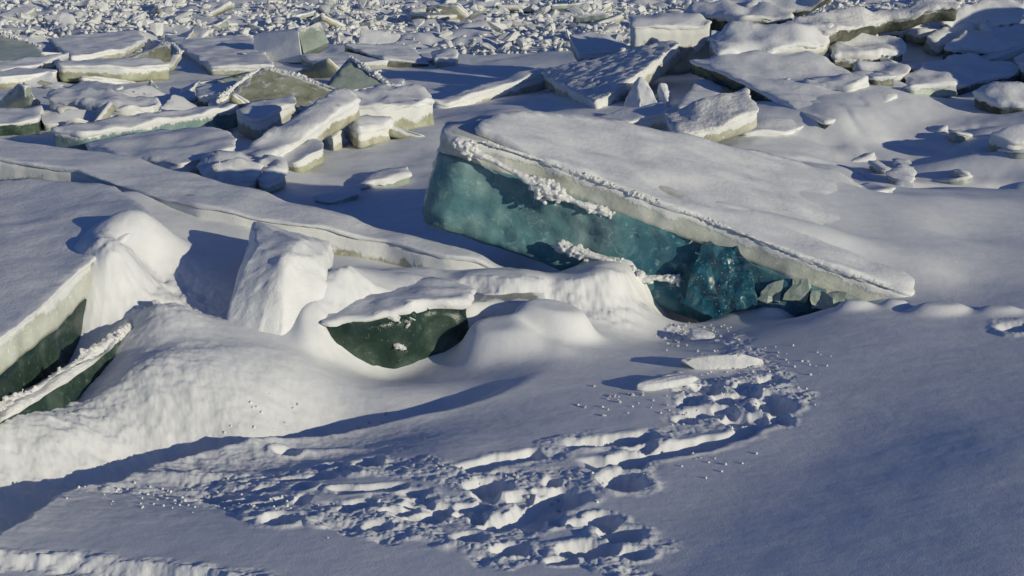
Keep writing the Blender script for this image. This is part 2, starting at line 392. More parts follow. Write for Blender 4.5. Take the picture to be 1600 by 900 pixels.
def frame(top, spacing, jag, seed):
    """plane of a slab and its resampled, broken outline in plane coordinates"""
    n = newell(top)
    view = (Vector((0,0,H)) - sum(top, Vector())/len(top)).normalized()
    if (n.z if abs(n.z) > .25 else n.dot(view)) < 0: top = top[::-1]; n = -n
    c = sum(top, Vector())/len(top)
    e1 = (Vector((1,0,0)) - n*n.x).normalized(); e2 = n.cross(e1)
    fr = Frame(); fr.n, fr.c, fr.e1, fr.e2 = n, c, e1, e2
    loc = [((p-c).dot(e1), (p-c).dot(e2), (p-c).dot(n)) for p in top]
    fr.corners = np.array(loc)
    pts = []
    for a, b in zip(loc, loc[1:]+loc[:1]):
        L = math.hypot(b[0]-a[0], b[1]-a[1]); k = max(1, int(L/spacing))
        dx, dy = (b[0]-a[0])/max(L,1e-6), (b[1]-a[1])/max(L,1e-6)
        for i in range(k):
            f = i/k; x = a[0]+(b[0]-a[0])*f; y = a[1]+(b[1]-a[1])*f
            q = Vector((x*1.1+seed*3.1, y*1.1, seed)); j = jag*(mn.noise(q)+.5*mn.noise(q*2.9)+.3*mn.noise(q*7))
            pts.append((x+dy*j, y-dx*j))
    # soften the traced corners a little
    P_ = np.array(pts); P_ = .25*np.roll(P_,1,0)+.5*P_+.25*np.roll(P_,-1,0)
    fr.out = P_
    tg = np.roll(P_,-1,0)-np.roll(P_,1,0); tg /= np.maximum(np.linalg.norm(tg,axis=1,keepdims=True),1e-6)
    fr.nor = np.stack([tg[:,1], -tg[:,0]], 1)
    return fr
def warp(fr, x, y):
    d2 = (fr.corners[:,0]-x)**2 + (fr.corners[:,1]-y)**2 + .02
    wgt = 1/d2**1.5; return float((wgt*fr.corners[:,2]).sum()/wgt.sum())
def fill(outline, spacing, rnd, inset=.6):
    """triangulate an outline with jittered interior points; returns verts2d, tris (first len(outline) verts are the outline)"""
    n = len(outline); lo = outline.min(0); hi = outline.max(0); pts = [Vector(p) for p in outline]
    xs = np.arange(lo[0], hi[0], spacing); ys = np.arange(lo[1], hi[1], spacing)
    ox, oy = outline[:,0], outline[:,1]; px, py = np.roll(ox,-1), np.roll(oy,-1)
    for x in xs:
        for y in ys:
            a = x+rnd.uniform(-.3,.3)*spacing; b = y+rnd.uniform(-.3,.3)*spacing
            cr = ((oy > b) != (py > b)) & (a < (px-ox)*(b-oy)/np.where(py-oy==0,1e-9,py-oy)+ox)
            if cr.sum() % 2 and np.min((ox-a)**2+(oy-b)**2) > (inset*spacing)**2: pts.append(Vector((a, b)))
    r = delaunay_2d_cdt(pts, [], [list(range(n))], 1, 1e-7)
    vs = r[0]; tris = r[2]
    return vs, tris
def to3(fr, x, y, h): return fr.c + fr.e1*x + fr.e2*y + fr.n*h

def layer(fr, h0, h1, K, rough, seed, taper=0., spacing=.2, base=0., down=None):
    """solid of broken ice between h0 and h1 (h0 above h1) below the slab plane"""
    n = len(fr.out); rnd = random.Random(seed); vs = []; dep = []; fs = []
    for k in range(K+1):
        f = k/K; h = h0+(h1-h0)*f
        for i in range(n):
            x, y = fr.out[i]; nx, ny = fr.nor[i]
            p = to3(fr, x, y, warp(fr, x, y)+h)
            if down is not None: p = to3(fr, x, y, warp(fr, x, y)) + down*(-h)
            j = rough*(fb(p, 1.2, 3, seed) + .6*abs(fb(p, 3.3, 2, seed+9))) - taper*f
            if k == 0: j *= .5
            if k == K: j -= rough*.6
            vs.append(p + fr.e1*(nx*j) + fr.e2*(ny*j)); dep.append(base+f*(1-base) if base else f)
    for k in range(K):
        for i in range(n):
            a = k*n+i; b = k*n+(i+1)%n
            fs.append((a, a+n, b+n, b))
    t2, tris = fill(fr.out, spacing*2.0, rnd)
    off = {}
    for cap, ring in ((0, 0), (1, K)):
        idx = []
        for q in range(len(t2)):
            if q < n: idx.append(ring*n+q)
            else:
                p = to3(fr, t2[q].x, t2[q].y, warp(fr, t2[q].x, t2[q].y)+(h0 if cap == 0 else h1))
                if cap and down is not None: p = to3(fr, t2[q].x, t2[q].y, warp(fr, t2[q].x, t2[q].y)) + down*(-h1)
                p += fr.n*(rough*.3*fb(p, 1.5, 3, seed)); idx.append(len(vs)); vs.append(p); dep.append(.5 if cap == 0 else 1.)
        for tr in tris:
            g = tuple(idx[q] for q in tr if q < len(idx))
            if len(g) >= 3: fs.append(g if cap == 0 else g[::-1])
    return vs, fs, dep
def cap(fr, thick, seed, spacing=.15, over=.02, lump=.015, edge=.04, lumpscale=2.2, rnd_edge=.25, base_h=-.015, dune=0., shrink=None):
    """snow lying on the slab: crumbly rim, rounded shoulder, gently uneven top"""
    n = len(fr.out); rnd = random.Random(seed+5); vs = []; fs = []
    prof = [(over*.6, base_h), (over+edge*.4, thick*.25), (over+edge*.3, thick*.55), (over-edge*.2, thick*.82), (over-edge*.2-rnd_edge*thick*.6, thick*.97)]
    for k, (o_, h) in enumerate(prof):
        for i in range(n):
            x, y = fr.out[i]; nx, ny = fr.nor[i]
            p = to3(fr, x, y, warp(fr, x, y)+h)
            cr = fb(p, 7, 3, seed)*edge*1.1 + fb(p, 1.6, 3, seed+3)*edge*1.2
            j = o_ + (cr if k else cr*.4)
            th = max(.15, min(1.5, .75+.9*fb(p, .9, 2, seed+11)))
            p = to3(fr, x, y, warp(fr, x, y)+(h*th if h > 0 else h))
            hh = lump*fb(p, lumpscale, 3, seed+1)*(k/4) - (abs(fb(p, 2.5, 3, seed+7))*thick*.5 if k == 0 else 0)
            vs.append(p + fr.e1*(nx*j) + fr.e2*(ny*j) + fr.n*hh)
    for k in range(len(prof)-1):
        for i in range(n):
            a = k*n+i; b = k*n+(i+1)%n
            fs.append((a, b, b+n, a+n))
    K = len(prof)-1
    ring = np.array([[(vs[K*n+i]-fr.c).dot(fr.e1), (vs[K*n+i]-fr.c).dot(fr.e2)] for i in range(n)])
    t2, tris = fill(ring, spacing, rnd)
    idx = []
    for q in range(len(t2)):
        if q < n: idx.append(K*n+q)
        else:
            p = to3(fr, t2[q].x, t2[q].y, warp(fr, t2[q].x, t2[q].y)+.25*thick)
            p = to3(fr, t2[q].x, t2[q].y, warp(fr, t2[q].x, t2[q].y)+thick*.97*max(.15, min(1.5, .75+.9*fb(p, .9, 2, seed+11))))
            p += fr.n*(lump*fb(p, lumpscale, 3, seed+1) + dune*fb(p, .8, 2, seed+2)); idx.append(len(vs)); vs.append(p)
    for tr in tris:
        g = tuple(idx[q] for q in tr if q < len(idx))
        if len(g) >= 3: fs.append(g)
    return vs, fs
def place(vs, loc): return [v-loc for v in vs]
def rim(poly, rad, seed, flat=.6, seg=9, step=.07, lump=.5):
    """irregular ridge of crumbly snow following a line"""
    pts = []
    for a, b in zip(poly, poly[1:]):
        k = max(1, int((b-a).length/step))
        for i in range(k): pts.append(a.lerp(b, i/k))
    pts.append(poly[-1]); vs = []; fs = []; n = len(pts)
    for i, p in enumerate(pts):
        t = (pts[min(i+1,n-1)]-pts[max(i-1,0)]).normalized()
        s = t.cross(Vector((0,0,1))); s = s.normalized() if s.length > 1e-3 else Vector((1,0,0)); u = s.cross(t)
        e = min(1, i/3, (n-1-i)/3); r0 = rad*(.25+.75*e)*(1+lump*fb(p, 1.8, 2, seed))
        for k in range(seg):
            a = 2*math.pi*k/seg; q = p+s*(r0*math.cos(a))+u*(r0*flat*math.sin(a))
            vs.append(q + (q-p)*(lump*fb(q, 5, 3, seed+2)))
    for i in range(n-1):
        for k in range(seg):
            a = i*seg+k; b = i*seg+(k+1)%seg
            fs.append((a, b, b+seg, a+seg))
    fs.append(tuple(range(seg))[::-1]); fs.append(tuple((n-1)*seg+k for k in range(seg)))
    return vs, fs
def fuse(vs, fs, size):
    """freeze overlapping crumbs into one skin; keep the largest connected piece"""
    me = bpy.data.meshes.new('crumbs'); me.from_pydata([tuple(v) for v in vs], [], fs)
    o = bpy.data.objects.new('crumbs', me); COL.objects.link(o)
    md = o.modifiers.new('skin', 'REMESH'); md.mode = 'VOXEL'; md.voxel_size = size
    dg = bpy.context.evaluated_depsgraph_get(); m2 = bpy.data.meshes.new_from_object(o.evaluated_get(dg))
    bpy.data.objects.remove(o); bpy.data.meshes.remove(me)
    bm = bmesh.new(); bm.from_mesh(m2); bpy.data.meshes.remove(m2)
    seen = set(); best = []
    for v in bm.verts:
        if v.index in seen: continue
        st = [v]; seen.add(v.index); comp = []
        while st:
            a = st.pop(); comp.append(a)
            for e in a.link_edges:
                b = e.other_vert(a)
                if b.index not in seen: seen.add(b.index); st.append(b)
        if len(comp) > len(best): best = comp
    keep = set(best); bmesh.ops.delete(bm, geom=[v for v in bm.verts if v not in keep], context='VERTS')
    for _ in range(4): bmesh.ops.smooth_vert(bm, verts=bm.verts[:], factor=.5, use_axis_x=True, use_axis_y=True, use_axis_z=True)
    for v in bm.verts: v.co += Vector((mn.noise(v.co*14), mn.noise(v.co*14+Vector((9,0,0))), mn.noise(v.co*14+Vector((0,9,0)))))*(size*1.1)
    bm.verts.index_update(); vs = [v.co.copy() for v in bm.verts]; fs = [tuple(v.index for v in f.verts) for f in bm.faces]; bm.free()
    return vs, fs
CL = []
def cluster(poly, rad, seed, per=26, squash=.7):
    """snow crumbs frozen together along a line"""
    if not CL:
        r0 = random.Random(8)
        for _ in range(5):
            bm = bmesh.new(); bmesh.ops.create_icosphere(bm, subdivisions=2, radius=1)
            for v in bm.verts: v.co *= 1+.35*mn.noise(v.co*1.6+Vector((_*4,0,0)))
            CL.append(([v.co.copy() for v in bm.verts], [tuple(q.index for q in f.verts) for f in bm.faces])); bm.free()
    rn = random.Random(seed); vs = []; fs = []; L = sum((b-a).length for a, b in zip(poly, poly[1:]))
    n = max(40, int(L/rad*per*2.2))
    vs, fs = rim(poly, rad*.42, seed+1, .9, 8, .05, .5)
    for _ in range(n):
        t = rn.random()*L
        for a, b in zip(poly, poly[1:]):
            l = (b-a).length
            if t <= l: break
            t -= l
        p = a.lerp(b, min(1, t/l)); wv = max(.12, .55+.9*fb(p, 1.7, 2, seed))
        p = p + Vector((rn.gauss(0,.30), rn.gauss(0,.2), rn.gauss(0,.32)))*rad*wv*(.5+.9*rn.random())
        s_ = rad*rn.uniform(.14,.42)*wv; V_, F_ = rn.choice(CL); b0 = len(vs); an = rn.uniform(0,6.3); c_, s2 = math.cos(an), math.sin(an)
        vs += [p + Vector((v.x*c_-v.y*s2, v.x*s2+v.y*c_, v.z*squash))*s_ for v in V_]
        fs += [tuple(q+b0 for q in f) for f in F_]
    return fuse(vs, fs, max(.009, rad*.075))
def slab(label, top, thick, mat='olive', snow=.08, jag=.05, rough=.05, spacing=.1, name='ice_slab', cat='ice slab', frost=0., group=None, taper=.0,
         K=6, snow_kw={}, rims=(), down=None, snow_mat='snow', body='ice_body', world=False):
    SEED[0] += 1; sd = SEED[0]*1.37
    top = [Vector(t) if world else V(t) for t in top]
    fr = frame(top, spacing, jag, sd)
    base = fr.c - fr.n*thick
    loc = Vector((fr.c.x, fr.c.y, min(base.z, fr.c.z)))
    r = empty(name, loc, label, cat, group)
    if frost:
        vs, fs, dp = layer(fr, 0, -thick*frost, 6, rough*.9, sd, 0, spacing)
        link('frosted_layer', mesh('frosted_layer', place(vs, loc), fs, dp), M['frosted'], r)
        vs, fs, dp = layer(fr, -thick*frost+.004, -thick, K, rough, sd+2, taper, spacing)
        link(body, mesh(body, place(vs, loc), fs, dp), M[mat], r)
    else:
        vs, fs, dp = layer(fr, 0, -thick, K, rough, sd, taper, spacing, down=down)
        link(body, mesh(body, place(vs, loc), fs, dp), M[mat], r)
    if snow:
        kw = dict(spacing=spacing*1.4, edge=min(.05, snow*.5), over=rough*.45+.01); kw.update(snow_kw); kw['edge'] *= .6
        vs, fs = cap(fr, snow, sd, **kw)
        link('snow_cap', mesh('snow_cap', place(vs, loc), fs), M[snow_mat], r)
    for poly, rad in rims:
        vs, fs = cluster([V(t) for t in poly], rad*1.25, int(sd*10), 40)
        link('snow_rim', mesh('snow_rim', place(vs, loc), fs), M['crust'], r)
    r_fr[r.name] = fr
    return r
r_fr = {}
def child_rim(r, name, poly, rad, seed, mat='crust', flat=.6, crumbs=False, **kw):
    pl = [V(t) for t in poly]
    vs, fs = cluster(pl, rad*1.3, seed, 40) if crumbs else rim(pl, rad, seed, flat, **kw)
    return link(name, mesh(name, place(vs, Vector(r.location)), fs), M[mat], r)

# ------------------------------------------------------------------ ground: one sheet out to the horizon
def build_ground():
    dep = np.radians(np.concatenate([np.linspace(29.8, 3.4, 960), np.linspace(3.3, .5, 60)]))
    R = 5.5/np.tan(dep)
    R = np.concatenate([[.2, 2, 4, 6, 7.5, 8.5], R[R > 9.2], [900, 1500, 2500]])
    th = np.radians(np.concatenate([np.linspace(-180, -31, 60), np.linspace(-30, 30, 1150), np.linspace(31, 180, 60)]))
    T, RR = np.meshgrid(th, R)
    X = RR*np.sin(T); Y = RR*np.cos(T)
    Z = np.zeros_like(X); near = RR < 140
    Z = height(np.clip(X,-140,140), np.clip(Y,-140,140)); fade = sstep(200, 90, RR); Z = Z*fade
    nr, na = X.shape
    co = np.stack([X, Y, Z], -1).reshape(-1, 3).astype(np.float32)
    i = np.arange(nr*na).reshape(nr, na)
    q = np.stack([i[:-1,:-1], i[:-1,1:], i[1:,1:], i[1:,:-1]], -1).reshape(-1, 4)[:, ::-1].astype(np.int32)
    me = bpy.data.meshes.new('snow_ground')
    me.vertices.add(len(co)); me.vertices.foreach_set('co', co.ravel())
    me.loops.add(q.size); me.loops.foreach_set('vertex_index', np.ascontiguousarray(q).ravel())
    me.polygons.add(len(q)); me.polygons.foreach_set('loop_start', np.arange(0, q.size, 4, dtype=np.int32))
    me.update(calc_edges=True)
    o = link('snow_ground', me, M['ground']); o['kind'] = 'structure'
    return o
build_ground()

# ------------------------------------------------------------------ the blue slab
blue_top = [BA, onblue(850,254), onblue(1000,309), onblue(1110,348), onblue(1250,403), BB, bluest(1.06,1.5), bluest(1.08,3.2), bluest(1.04,4.6)] + \
           [onblue(*q) for q in ((1300,271),(1150,235),(1000,200),(880,180),(775,180))] + [onblue(700,190,-.12), onblue(694,206,-.06)]
fq = lambda pts: [(u, v, None, edgeY(u) + (Y-18.72)) for u, v, _, Y in pts]
def blue():
    fr = frame(blue_top, .09, .03, 3.3)
    loc = Vector((fr.c.x, fr.c.y, -.2))
    r = empty('ice_slab', loc, 'huge tilted slab of clear teal ice under smooth snow, its left end raised', 'ice slab')
    T = 1.5
    dn = Vector((-.24, .05, -1.)).normalized()
    def lay(h0, h1, K, rough, seed, nm, mt):
        vs, fs, dp = layer(fr, h0, h1, K, rough, seed, 0, .12, down=dn)
        return link(nm, mesh(nm, place(vs, loc), fs, dp), M[mt], r)
    lay(-.004, -.36, 8, .055, 5, 'frosted_layer', 'frosted')
    lay(-.33, -T, 18, .10, 7, 'clear_ice', 'teal')
    # snow on top stops short of the chipped back-left corner
    top2 = [onblue(742,206)] + blue_top[1:13] + [onblue(785,180), onblue(762,188)]
    f2 = frame(top2, .09, .03, 3.3)
    vs, fs = cap(f2, .09, 8.8, spacing=.13, over=.012, lump=.008, edge=.03, dune=.04)
    link('snow_cap', mesh('snow_cap', place(vs, loc), fs), M['snow'], r)
    vs, fs = cluster([blue_top[0].lerp(blue_top[1], .15)+Vector((0,-.02,.03))] + [p+Vector((0,-.02,.03)) for p in blue_top[1:5]] + [blue_top[4].lerp(blue_top[5], .9)+Vector((0,-.02,.03))], .06, 77, 18)
    link('snow_rim', mesh('snow_rim', place(vs, loc), fs), M['crust'], r)
    # snow stuck along the front edge and on the broken face
    child_rim(r, 'snow_ledge', fq([(712,222,None,18.58),(760,246,None,18.6),(820,278,None,18.64),(862,300,None,18.7),(905,318,None,18.78),(960,336,None,18.86)]), .10, 5, crumbs=True)
    for k, (poly, rad) in enumerate([([(874,384,None,18.72),(905,394,None,18.66),(940,402,None,18.66),(975,420,None,18.66),(1000,436,None,18.7)], .13),
                      ([(985,436,None,18.7),(1020,434,None,18.7),(1060,436,None,18.76)], .10), ([(1090,468,None,18.72),(1130,478,None,18.7),(1180,466,None,18.75)], .06),
                      ([(1040,364,None,18.9),(1058,372,None,18.88)], .04), ([(1044,384,None,18.88),(1052,370,None,18.88)], .035), ([(1076,382,None,18.86),(1090,364,None,18.9)], .03),
                      ([(1086,394,None,18.8),(1112,408,None,18.78)], .05), ([(1148,388,None,18.92),(1160,372,None,18.94)], .03), ([(940,326,None,18.82),(954,332,None,18.82)], .045)]):
        child_rim(r, 'snow_patch', fq(poly), rad, 20+k, crumbs=True)
    def frag(pts, mt, seed, nm='broken_chunk'):
        bm = bmesh.new()
        for q in fq([(u, v, None, Y-.13) for u, v, _, Y in pts]): bm.verts.new(V(q)-loc)
        h = bmesh.ops.convex_hull(bm, input=bm.verts)
        bmesh.ops.triangulate(bm, faces=bm.faces[:])
        for _ in range(3): bmesh.ops.subdivide_edges(bm, edges=[e for e in bm.edges if e.calc_length() > .12], cuts=1); bmesh.ops.triangulate(bm, faces=bm.faces[:])
        bm.normal_update()
        for v in bm.verts: v.co += v.normal*(.075*fb(v.co, 4.5, 3, seed))
        me = bpy.data.meshes.new(nm); bm.to_mesh(me); bm.free()
        a = me.attributes.new('depth', 'FLOAT', 'POINT'); a.data.foreach_set('value', [1.]*len(me.vertices))
        return link(nm, me, M[mt], r, smooth=False)
    frag([(1094,380,None,18.78),(1152,384,None,18.80),(1176,420,None,18.72),(1182,470,None,18.66),(1120,498,None,18.62),(1066,474,None,18.66),(1100,400,None,19.6),(1180,470,None,19.6)], 'deepblue', 31)
    frag([(1180,468,None,18.70),(1200,446,None,18.76),(1222,440,None,18.78),(1218,474,None,18.7),(1200,450,None,19.4),(1222,470,None,19.4)], 'pale', 33)
    frag([(1224,468,None,18.66),(1240,436,None,18.74),(1262,434,None,18.74),(1262,472,None,18.66),(1240,440,None,19.3),(1262,470,None,19.3)], 'pale', 35)
    frag([(1266,452,None,18.66),(1300,450,None,18.64),(1345,468,None,18.56),(1340,480,None,18.52),(1266,484,None,18.56),(1300,470,None,19.2)], 'pale', 37)
    return r, fr
blue_r, blue_fr = blue()

def block(label, pts, seed, name='snow_block', mat='snow', bevel=.06, rough=.02, cuts=3, cat='snow block'):
    """faceted block: hull of traced corners, worn edges"""
    co = [V(t) for t in pts]; c = sum(co, Vector())/len(co); loc = Vector((c.x, c.y, min(p.z for p in co)))
    bm = bmesh.new()
    for p in co: bm.verts.new(p-loc)
    h = bmesh.ops.convex_hull(bm, input=bm.verts)
    bmesh.ops.delete(bm, geom=list({g for g in h['geom_interior'] if isinstance(g, bmesh.types.BMVert)}), context='VERTS')
    bmesh.ops.dissolve_limit(bm, angle_limit=math.radians(6), verts=bm.verts, edges=bm.edges)
    bmesh.ops.bevel(bm, geom=bm.edges[:], offset=bevel, segments=3, profile=.6, affect='EDGES', clamp_overlap=True)
    bmesh.ops.triangulate(bm, faces=bm.faces[:])
    for _ in range(cuts): bmesh.ops.subdivide_edges(bm, edges=[e for e in bm.edges if e.calc_length() > .09], cuts=1, use_grid_fill=True)
    bmesh.ops.triangulate(bm, faces=bm.faces[:])
    bm.normal_update()
    for v in bm.verts: v.co += v.normal*(rough*fb(v.co, 2.0, 3, seed) + rough*.4*fb(v.co, 8, 2, seed))
    me = bpy.data.meshes.new(name); bm.to_mesh(me); bm.free()
    a = me.attributes.new('depth', 'FLOAT', 'POINT'); zs = [v.co.z for v in me.vertices]; hi = max(zs)
    a.data.foreach_set('value', [1-z/hi for z in zs])
    o = link(name, me, M[mat]); o.location = loc
    return tag(o, label, cat)
# ------------------------------------------------------------------ near left: snow covered slabs with dark undersides
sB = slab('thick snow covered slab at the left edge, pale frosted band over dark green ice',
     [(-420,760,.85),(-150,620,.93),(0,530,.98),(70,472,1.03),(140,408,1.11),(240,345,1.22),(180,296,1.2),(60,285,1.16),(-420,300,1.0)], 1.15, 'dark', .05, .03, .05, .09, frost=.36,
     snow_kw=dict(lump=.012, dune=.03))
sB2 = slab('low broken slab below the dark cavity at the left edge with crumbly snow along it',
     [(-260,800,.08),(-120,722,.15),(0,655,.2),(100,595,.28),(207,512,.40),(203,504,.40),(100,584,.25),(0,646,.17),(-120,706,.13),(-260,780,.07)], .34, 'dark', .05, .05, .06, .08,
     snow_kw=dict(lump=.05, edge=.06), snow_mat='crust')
child_rim(sB2, 'snow_rim', [(0,640,.24),(60,606,.28),(110,574,.32),(160,540,.38),(198,514,.42)], .10, 18, crumbs=True)
sC = slab('long narrow slab dipping right before the blue slab, its near edge rimmed with snow',
     [(-420,160,1.60),(0,220,1.40),(180,243,1.25),(350,289,1.08),(500,331,0.88),(700,386,0.58),(808,428,0.30),(700,402,0.55),(600,376,0.68),(455,349,0.93),
      (310,322,1.13),(200,294,1.20),(120,268,1.30),(0,250,1.40),(-150,235,1.50)], .6, 'whiteice', .05, .03, .05, .09, snow_kw=dict(lump=.01))
sD = slab('dark green ice exposed under a crumbly snow lip right of the faceted block',
     [(508,507,.35),(560,500,.37),(600,493,.39),(640,487,.41),(668,481,.40),(728,477,.36),(735,450,.38),(620,440,.42),(525,446,.42)],
     .85, 'dark', .09, .06, .09, .07, snow_kw=dict(lump=.05, edge=.08, lumpscale=2.5, over=.05))
for k, (pl, rd) in enumerate([([(606,492,.42),(622,500,.36)], .06), ([(640,496,.38),(650,500,.34)], .04),
                      ([(576,496,.42),(590,514,.3)], .03), ([(634,512,.27),(640,506,.3)], .03), ([(618,540,.05),(632,544,.03)], .035)]):
    child_rim(sD, 'snow_patch', [(u, v, None, 16.42 if u < 660 else 16.6) for u, v, z in pl], rd, 60+k, crumbs=True)
sE = slab('half buried ice showing olive patches in the white drift left of the blue slab foot',
     [(715,480,.30),(780,472,.31),(840,474,.30),(852,468,.28),(840,450,.26),(760,448,.28)],
     .62, 'whiteice', 0, .10, .12, .08)
# ------------------------------------------------------------------ snow mounds and the faceted block
block('tall faceted snow covered block with a sharp ridge, beside a shaded hollow',
      [(350,508,None,16.1),(372,440,None,16.5),(402,384,None,16.9),(470,376,None,17.1),(505,402,None,17.1),(446,402,None,16.45),(440,528,None,15.9),(396,545,None,15.8),(520,530,None,16.4),(516,452,None,16.8),(395,345,None,18.3),(520,380,None,18.3)], 3, bevel=.04, rough=.04)
block('small white ice splinter leaning in the bank left of the faceted block', [(236,470,.66),(244,468,.68),(268,505,.42),(262,512,.36),(240,480,.55),(250,470,.5)], 4, bevel=.01, rough=.006, name='ice_splinter', cat='ice splinter')

# ------------------------------------------------------------------ foreground edge
# ------------------------------------------------------------------ slabs of the middle and far left
slab('flat grey snow sheet lying by the rubble, furthest left of the broad sheets', [(75,62,-.2),(215,48,-.2),(226,62,-.25),(195,78,-.3),(112,92,-.35)], .28, 'whiteice', .10)
slab('broad grey snow sheet right of the upturned olive plate, its edge facing the camera', [(258,58,-.2),(390,58,-.2),(428,104,-.25),(330,106,-.25)], .28, 'whiteice', .10)
slab('pale tilted slab face at the far left edge of the scene', [(-60,102,-.4),(72,90,-.35),(62,72,None,55.2),(20,60,None,56),(-60,46,None,57)], .5, 'pale', 0, .06, .05,
     rims=[([(-60,46,None,57),(20,59,None,56),(62,72,None,55.2)], .12)])
slab('thin plate with olive front edge and white snow rim under the upturned plate', [(86,99,.12),(160,94,.12),(240,94,.1),(264,103,-.05),(190,107,.0),(95,105,.08)], .5, 'olive', .10)
slab('upturned olive plate standing over the thin rimmed plate', [(160,104,-.15),(250,68,None,49.5),(268,68,None,49.3),(282,84,None,48.8),(262,104,-.2)], .35, 'olive', 0, rims=[([(252,68,None,49.5),(270,68,None,49.3),(282,82,None,48.8)], .1)])
slab('slab with whitened top beside the thin rimmed plate at the left edge', [(-40,120,-.1),(55,104,-.1),(90,112,-.1),(85,116,-.15),(0,124,-.15)], .35, 'whiteice', .08)
slab('narrow white plate lying above the left edge slab', [(-30,102,.0),(70,90,.1),(108,85,.1),(60,104,-.05),(0,108,-.05)], .2, 'whiteice', .08)
slab('small grey three sided slab tilted up at the left edge', [(-8,166,-.35),(30,132,None,37.6),(40,136,None,37.3),(62,162,-.35)], .3, 'pale', .05)
slab('log shaped slab with lumpy snow top and olive underside', [(74,150,.02),(92,143,.08),(165,146,.12),(215,157,.0),(250,163,-.1),(240,172,-.1),(190,172,-.05),(120,165,-.05),(80,160,.0)], .42, 'whiteice', .18,
     snow_kw=dict(lump=.09, edge=.1, lumpscale=1.6))
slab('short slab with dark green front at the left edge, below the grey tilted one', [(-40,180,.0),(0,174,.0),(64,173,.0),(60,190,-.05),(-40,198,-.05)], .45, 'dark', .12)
slab('grey plate with sloping front between the dark fronted slab and the long slab', [(66,174,-.0),(112,171,.05),(186,183,-.2),(130,192,-.25),(70,196,-.25)], .4, 'pale', .06)
slab('long straight slab with white snow edge and blue green end', [(80,206,.05),(130,197,.05),(250,180,.1),(360,164,.16),(374,171,.12),(250,193,.02),(130,214,-.02)], .5, 'bluegrey', .12, snow_kw=dict(lump=.05))
slab('wide thick slab with grey snow top and blunt right end below the long straight one', [(135,228,-.05),(250,205,.05),(340,204,.2),(362,212,.22),(360,236,.12),(280,256,.0),(180,248,-.1)], .5, 'whiteice', .10, snow_kw=dict(edge=.09))
slab('large tilted slab showing a broad olive face under a white snow crest', [(340,162,None,39),(408,106,None,41),(432,108,None,41),(545,147,None,40),(540,190,None,38.6),(440,205,None,37.4),(372,195,None,37.6)], .5, 'olive', 0, .08, .07,
     rims=[([(340,160,None,39),(372,130,None,40),(408,107,None,41)], .10), ([(408,107,None,41),(440,111,None,40.9),(490,128,None,40.5),(560,150,None,39.8)], .10)])
slab('thick snow capped block with olive front at the right end of the tilted olive slab', [(540,152,.5),(600,143,.52),(655,146,.5),(680,158,.42),(660,165,.4),(600,167,.42),(550,168,.42)], .95, 'olive', .22, .06, .07, snow_kw=dict(lump=.06, edge=.12))
slab('long blade of ice leaning up to the right with a white crumbly edge', [(372,246,-.05),(525,148,.85),(548,148,.85),(562,160,.7),(412,256,-.1)], .42, 'whiteice', .16, .04, .05, snow_kw=dict(lump=.05, edge=.07))
slab('short plank of ice lying under the leaning blade', [(436,246,-.1),(490,221,.1),(504,226,.1),(500,236,.05),(458,256,-.15)], .32, 'olive', .08)
slab('three sided teal ice fin with a snowy right edge standing behind the leaning blade', [(500,142,None,44),(546,90,None,46),(552,92,None,46),(616,144,None,44)], .45, 'pale', 0, .03, .03,
     rims=[([(547,89,None,45.9),(580,113,None,45.1),(620,143,None,44)], .16)])
block('upright square block with a snow plastered grey front at the rubble edge', [(397,97,None,53.6),(472,98,None,52.3),(396,54,None,54.2),(466,48,None,52.9),(410,50,None,55.6),(462,44,None,54.4),(400,90,None,55),(476,90,None,53.6)], 41, 'ice_block', 'snow', .03, .02, cat='ice block')
block('pale olive ice block leaning against the upright square block', [(466,48,None,53.0),(496,35,None,53.3),(514,66,None,53.0),(474,84,None,52.6),(480,90,None,53.4),(510,78,None,53.6),(500,34,None,54)], 42, 'ice_block', 'pale', .03, .02, cat='ice block')
slab('low grey plate in front of the upright square block', [(470,88,-.2),(540,84,-.2),(606,98,-.3),(500,102,-.3)], .2, 'whiteice', .08)
slab('broad grey sheet with an olive left edge, behind the teal fin', [(538,72,.05),(640,72,-.1),(670,99,-.35),(600,93,-.2)], .35, 'darkolive', .08)
slab('long low slab with a white snow edge left of the rough topped slab', [(676,160,-.1),(770,132,.12),(845,109,.38),(856,114,.38),(770,142,.05),(700,166,-.2)], .5, 'whiteice', .12)
slab('short white fronted slab between the long straight one and the olive face', [(368,178,.15),(430,156,.3),(458,153,.32),(462,162,.3),(400,190,.1)], .5, 'whiteice', .12)
slab('small snowy ice lump under the tip of the leaning blade', [(498,202,.0),(518,196,.05),(536,206,.0),(520,216,-.05)], .45, 'whiteice', .10)
slab('snow covered lump below the thick snow capped block', [(535,190,.1),(562,182,.12),(610,186,.1),(612,198,.05),(560,208,.05)], .4, 'whiteice', .2, snow_kw=dict(lump=.08, edge=.1))
slab('rounded snow capped lump in front of the wide thick slab, the larger of two', [(312,266,-.08),(328,250,.0),(360,246,.05),(396,250,.0),(410,266,-.08),(395,280,-.12),(335,284,-.14)], .3, 'whiteice', .30, .06, .05, snow_kw=dict(lump=.05, edge=.12, rnd_edge=1.1))
slab('rounded snow capped lump in front of the wide thick slab, the smaller of two', [(396,268,-.1),(414,256,-.05),(440,258,-.08),(449,272,-.14),(410,284,-.18)], .3, 'whiteice', .24, .06, .05, snow_kw=dict(lump=.05, edge=.1, rnd_edge=1.1))
slab('small ledge of ice poking from the drift left of the blue slab', [(545,298,-.5),(590,270,-.34),(640,266,-.34),(640,276,-.36),(585,288,-.45)], .2, 'pale', .12, snow_kw=dict(edge=.08))
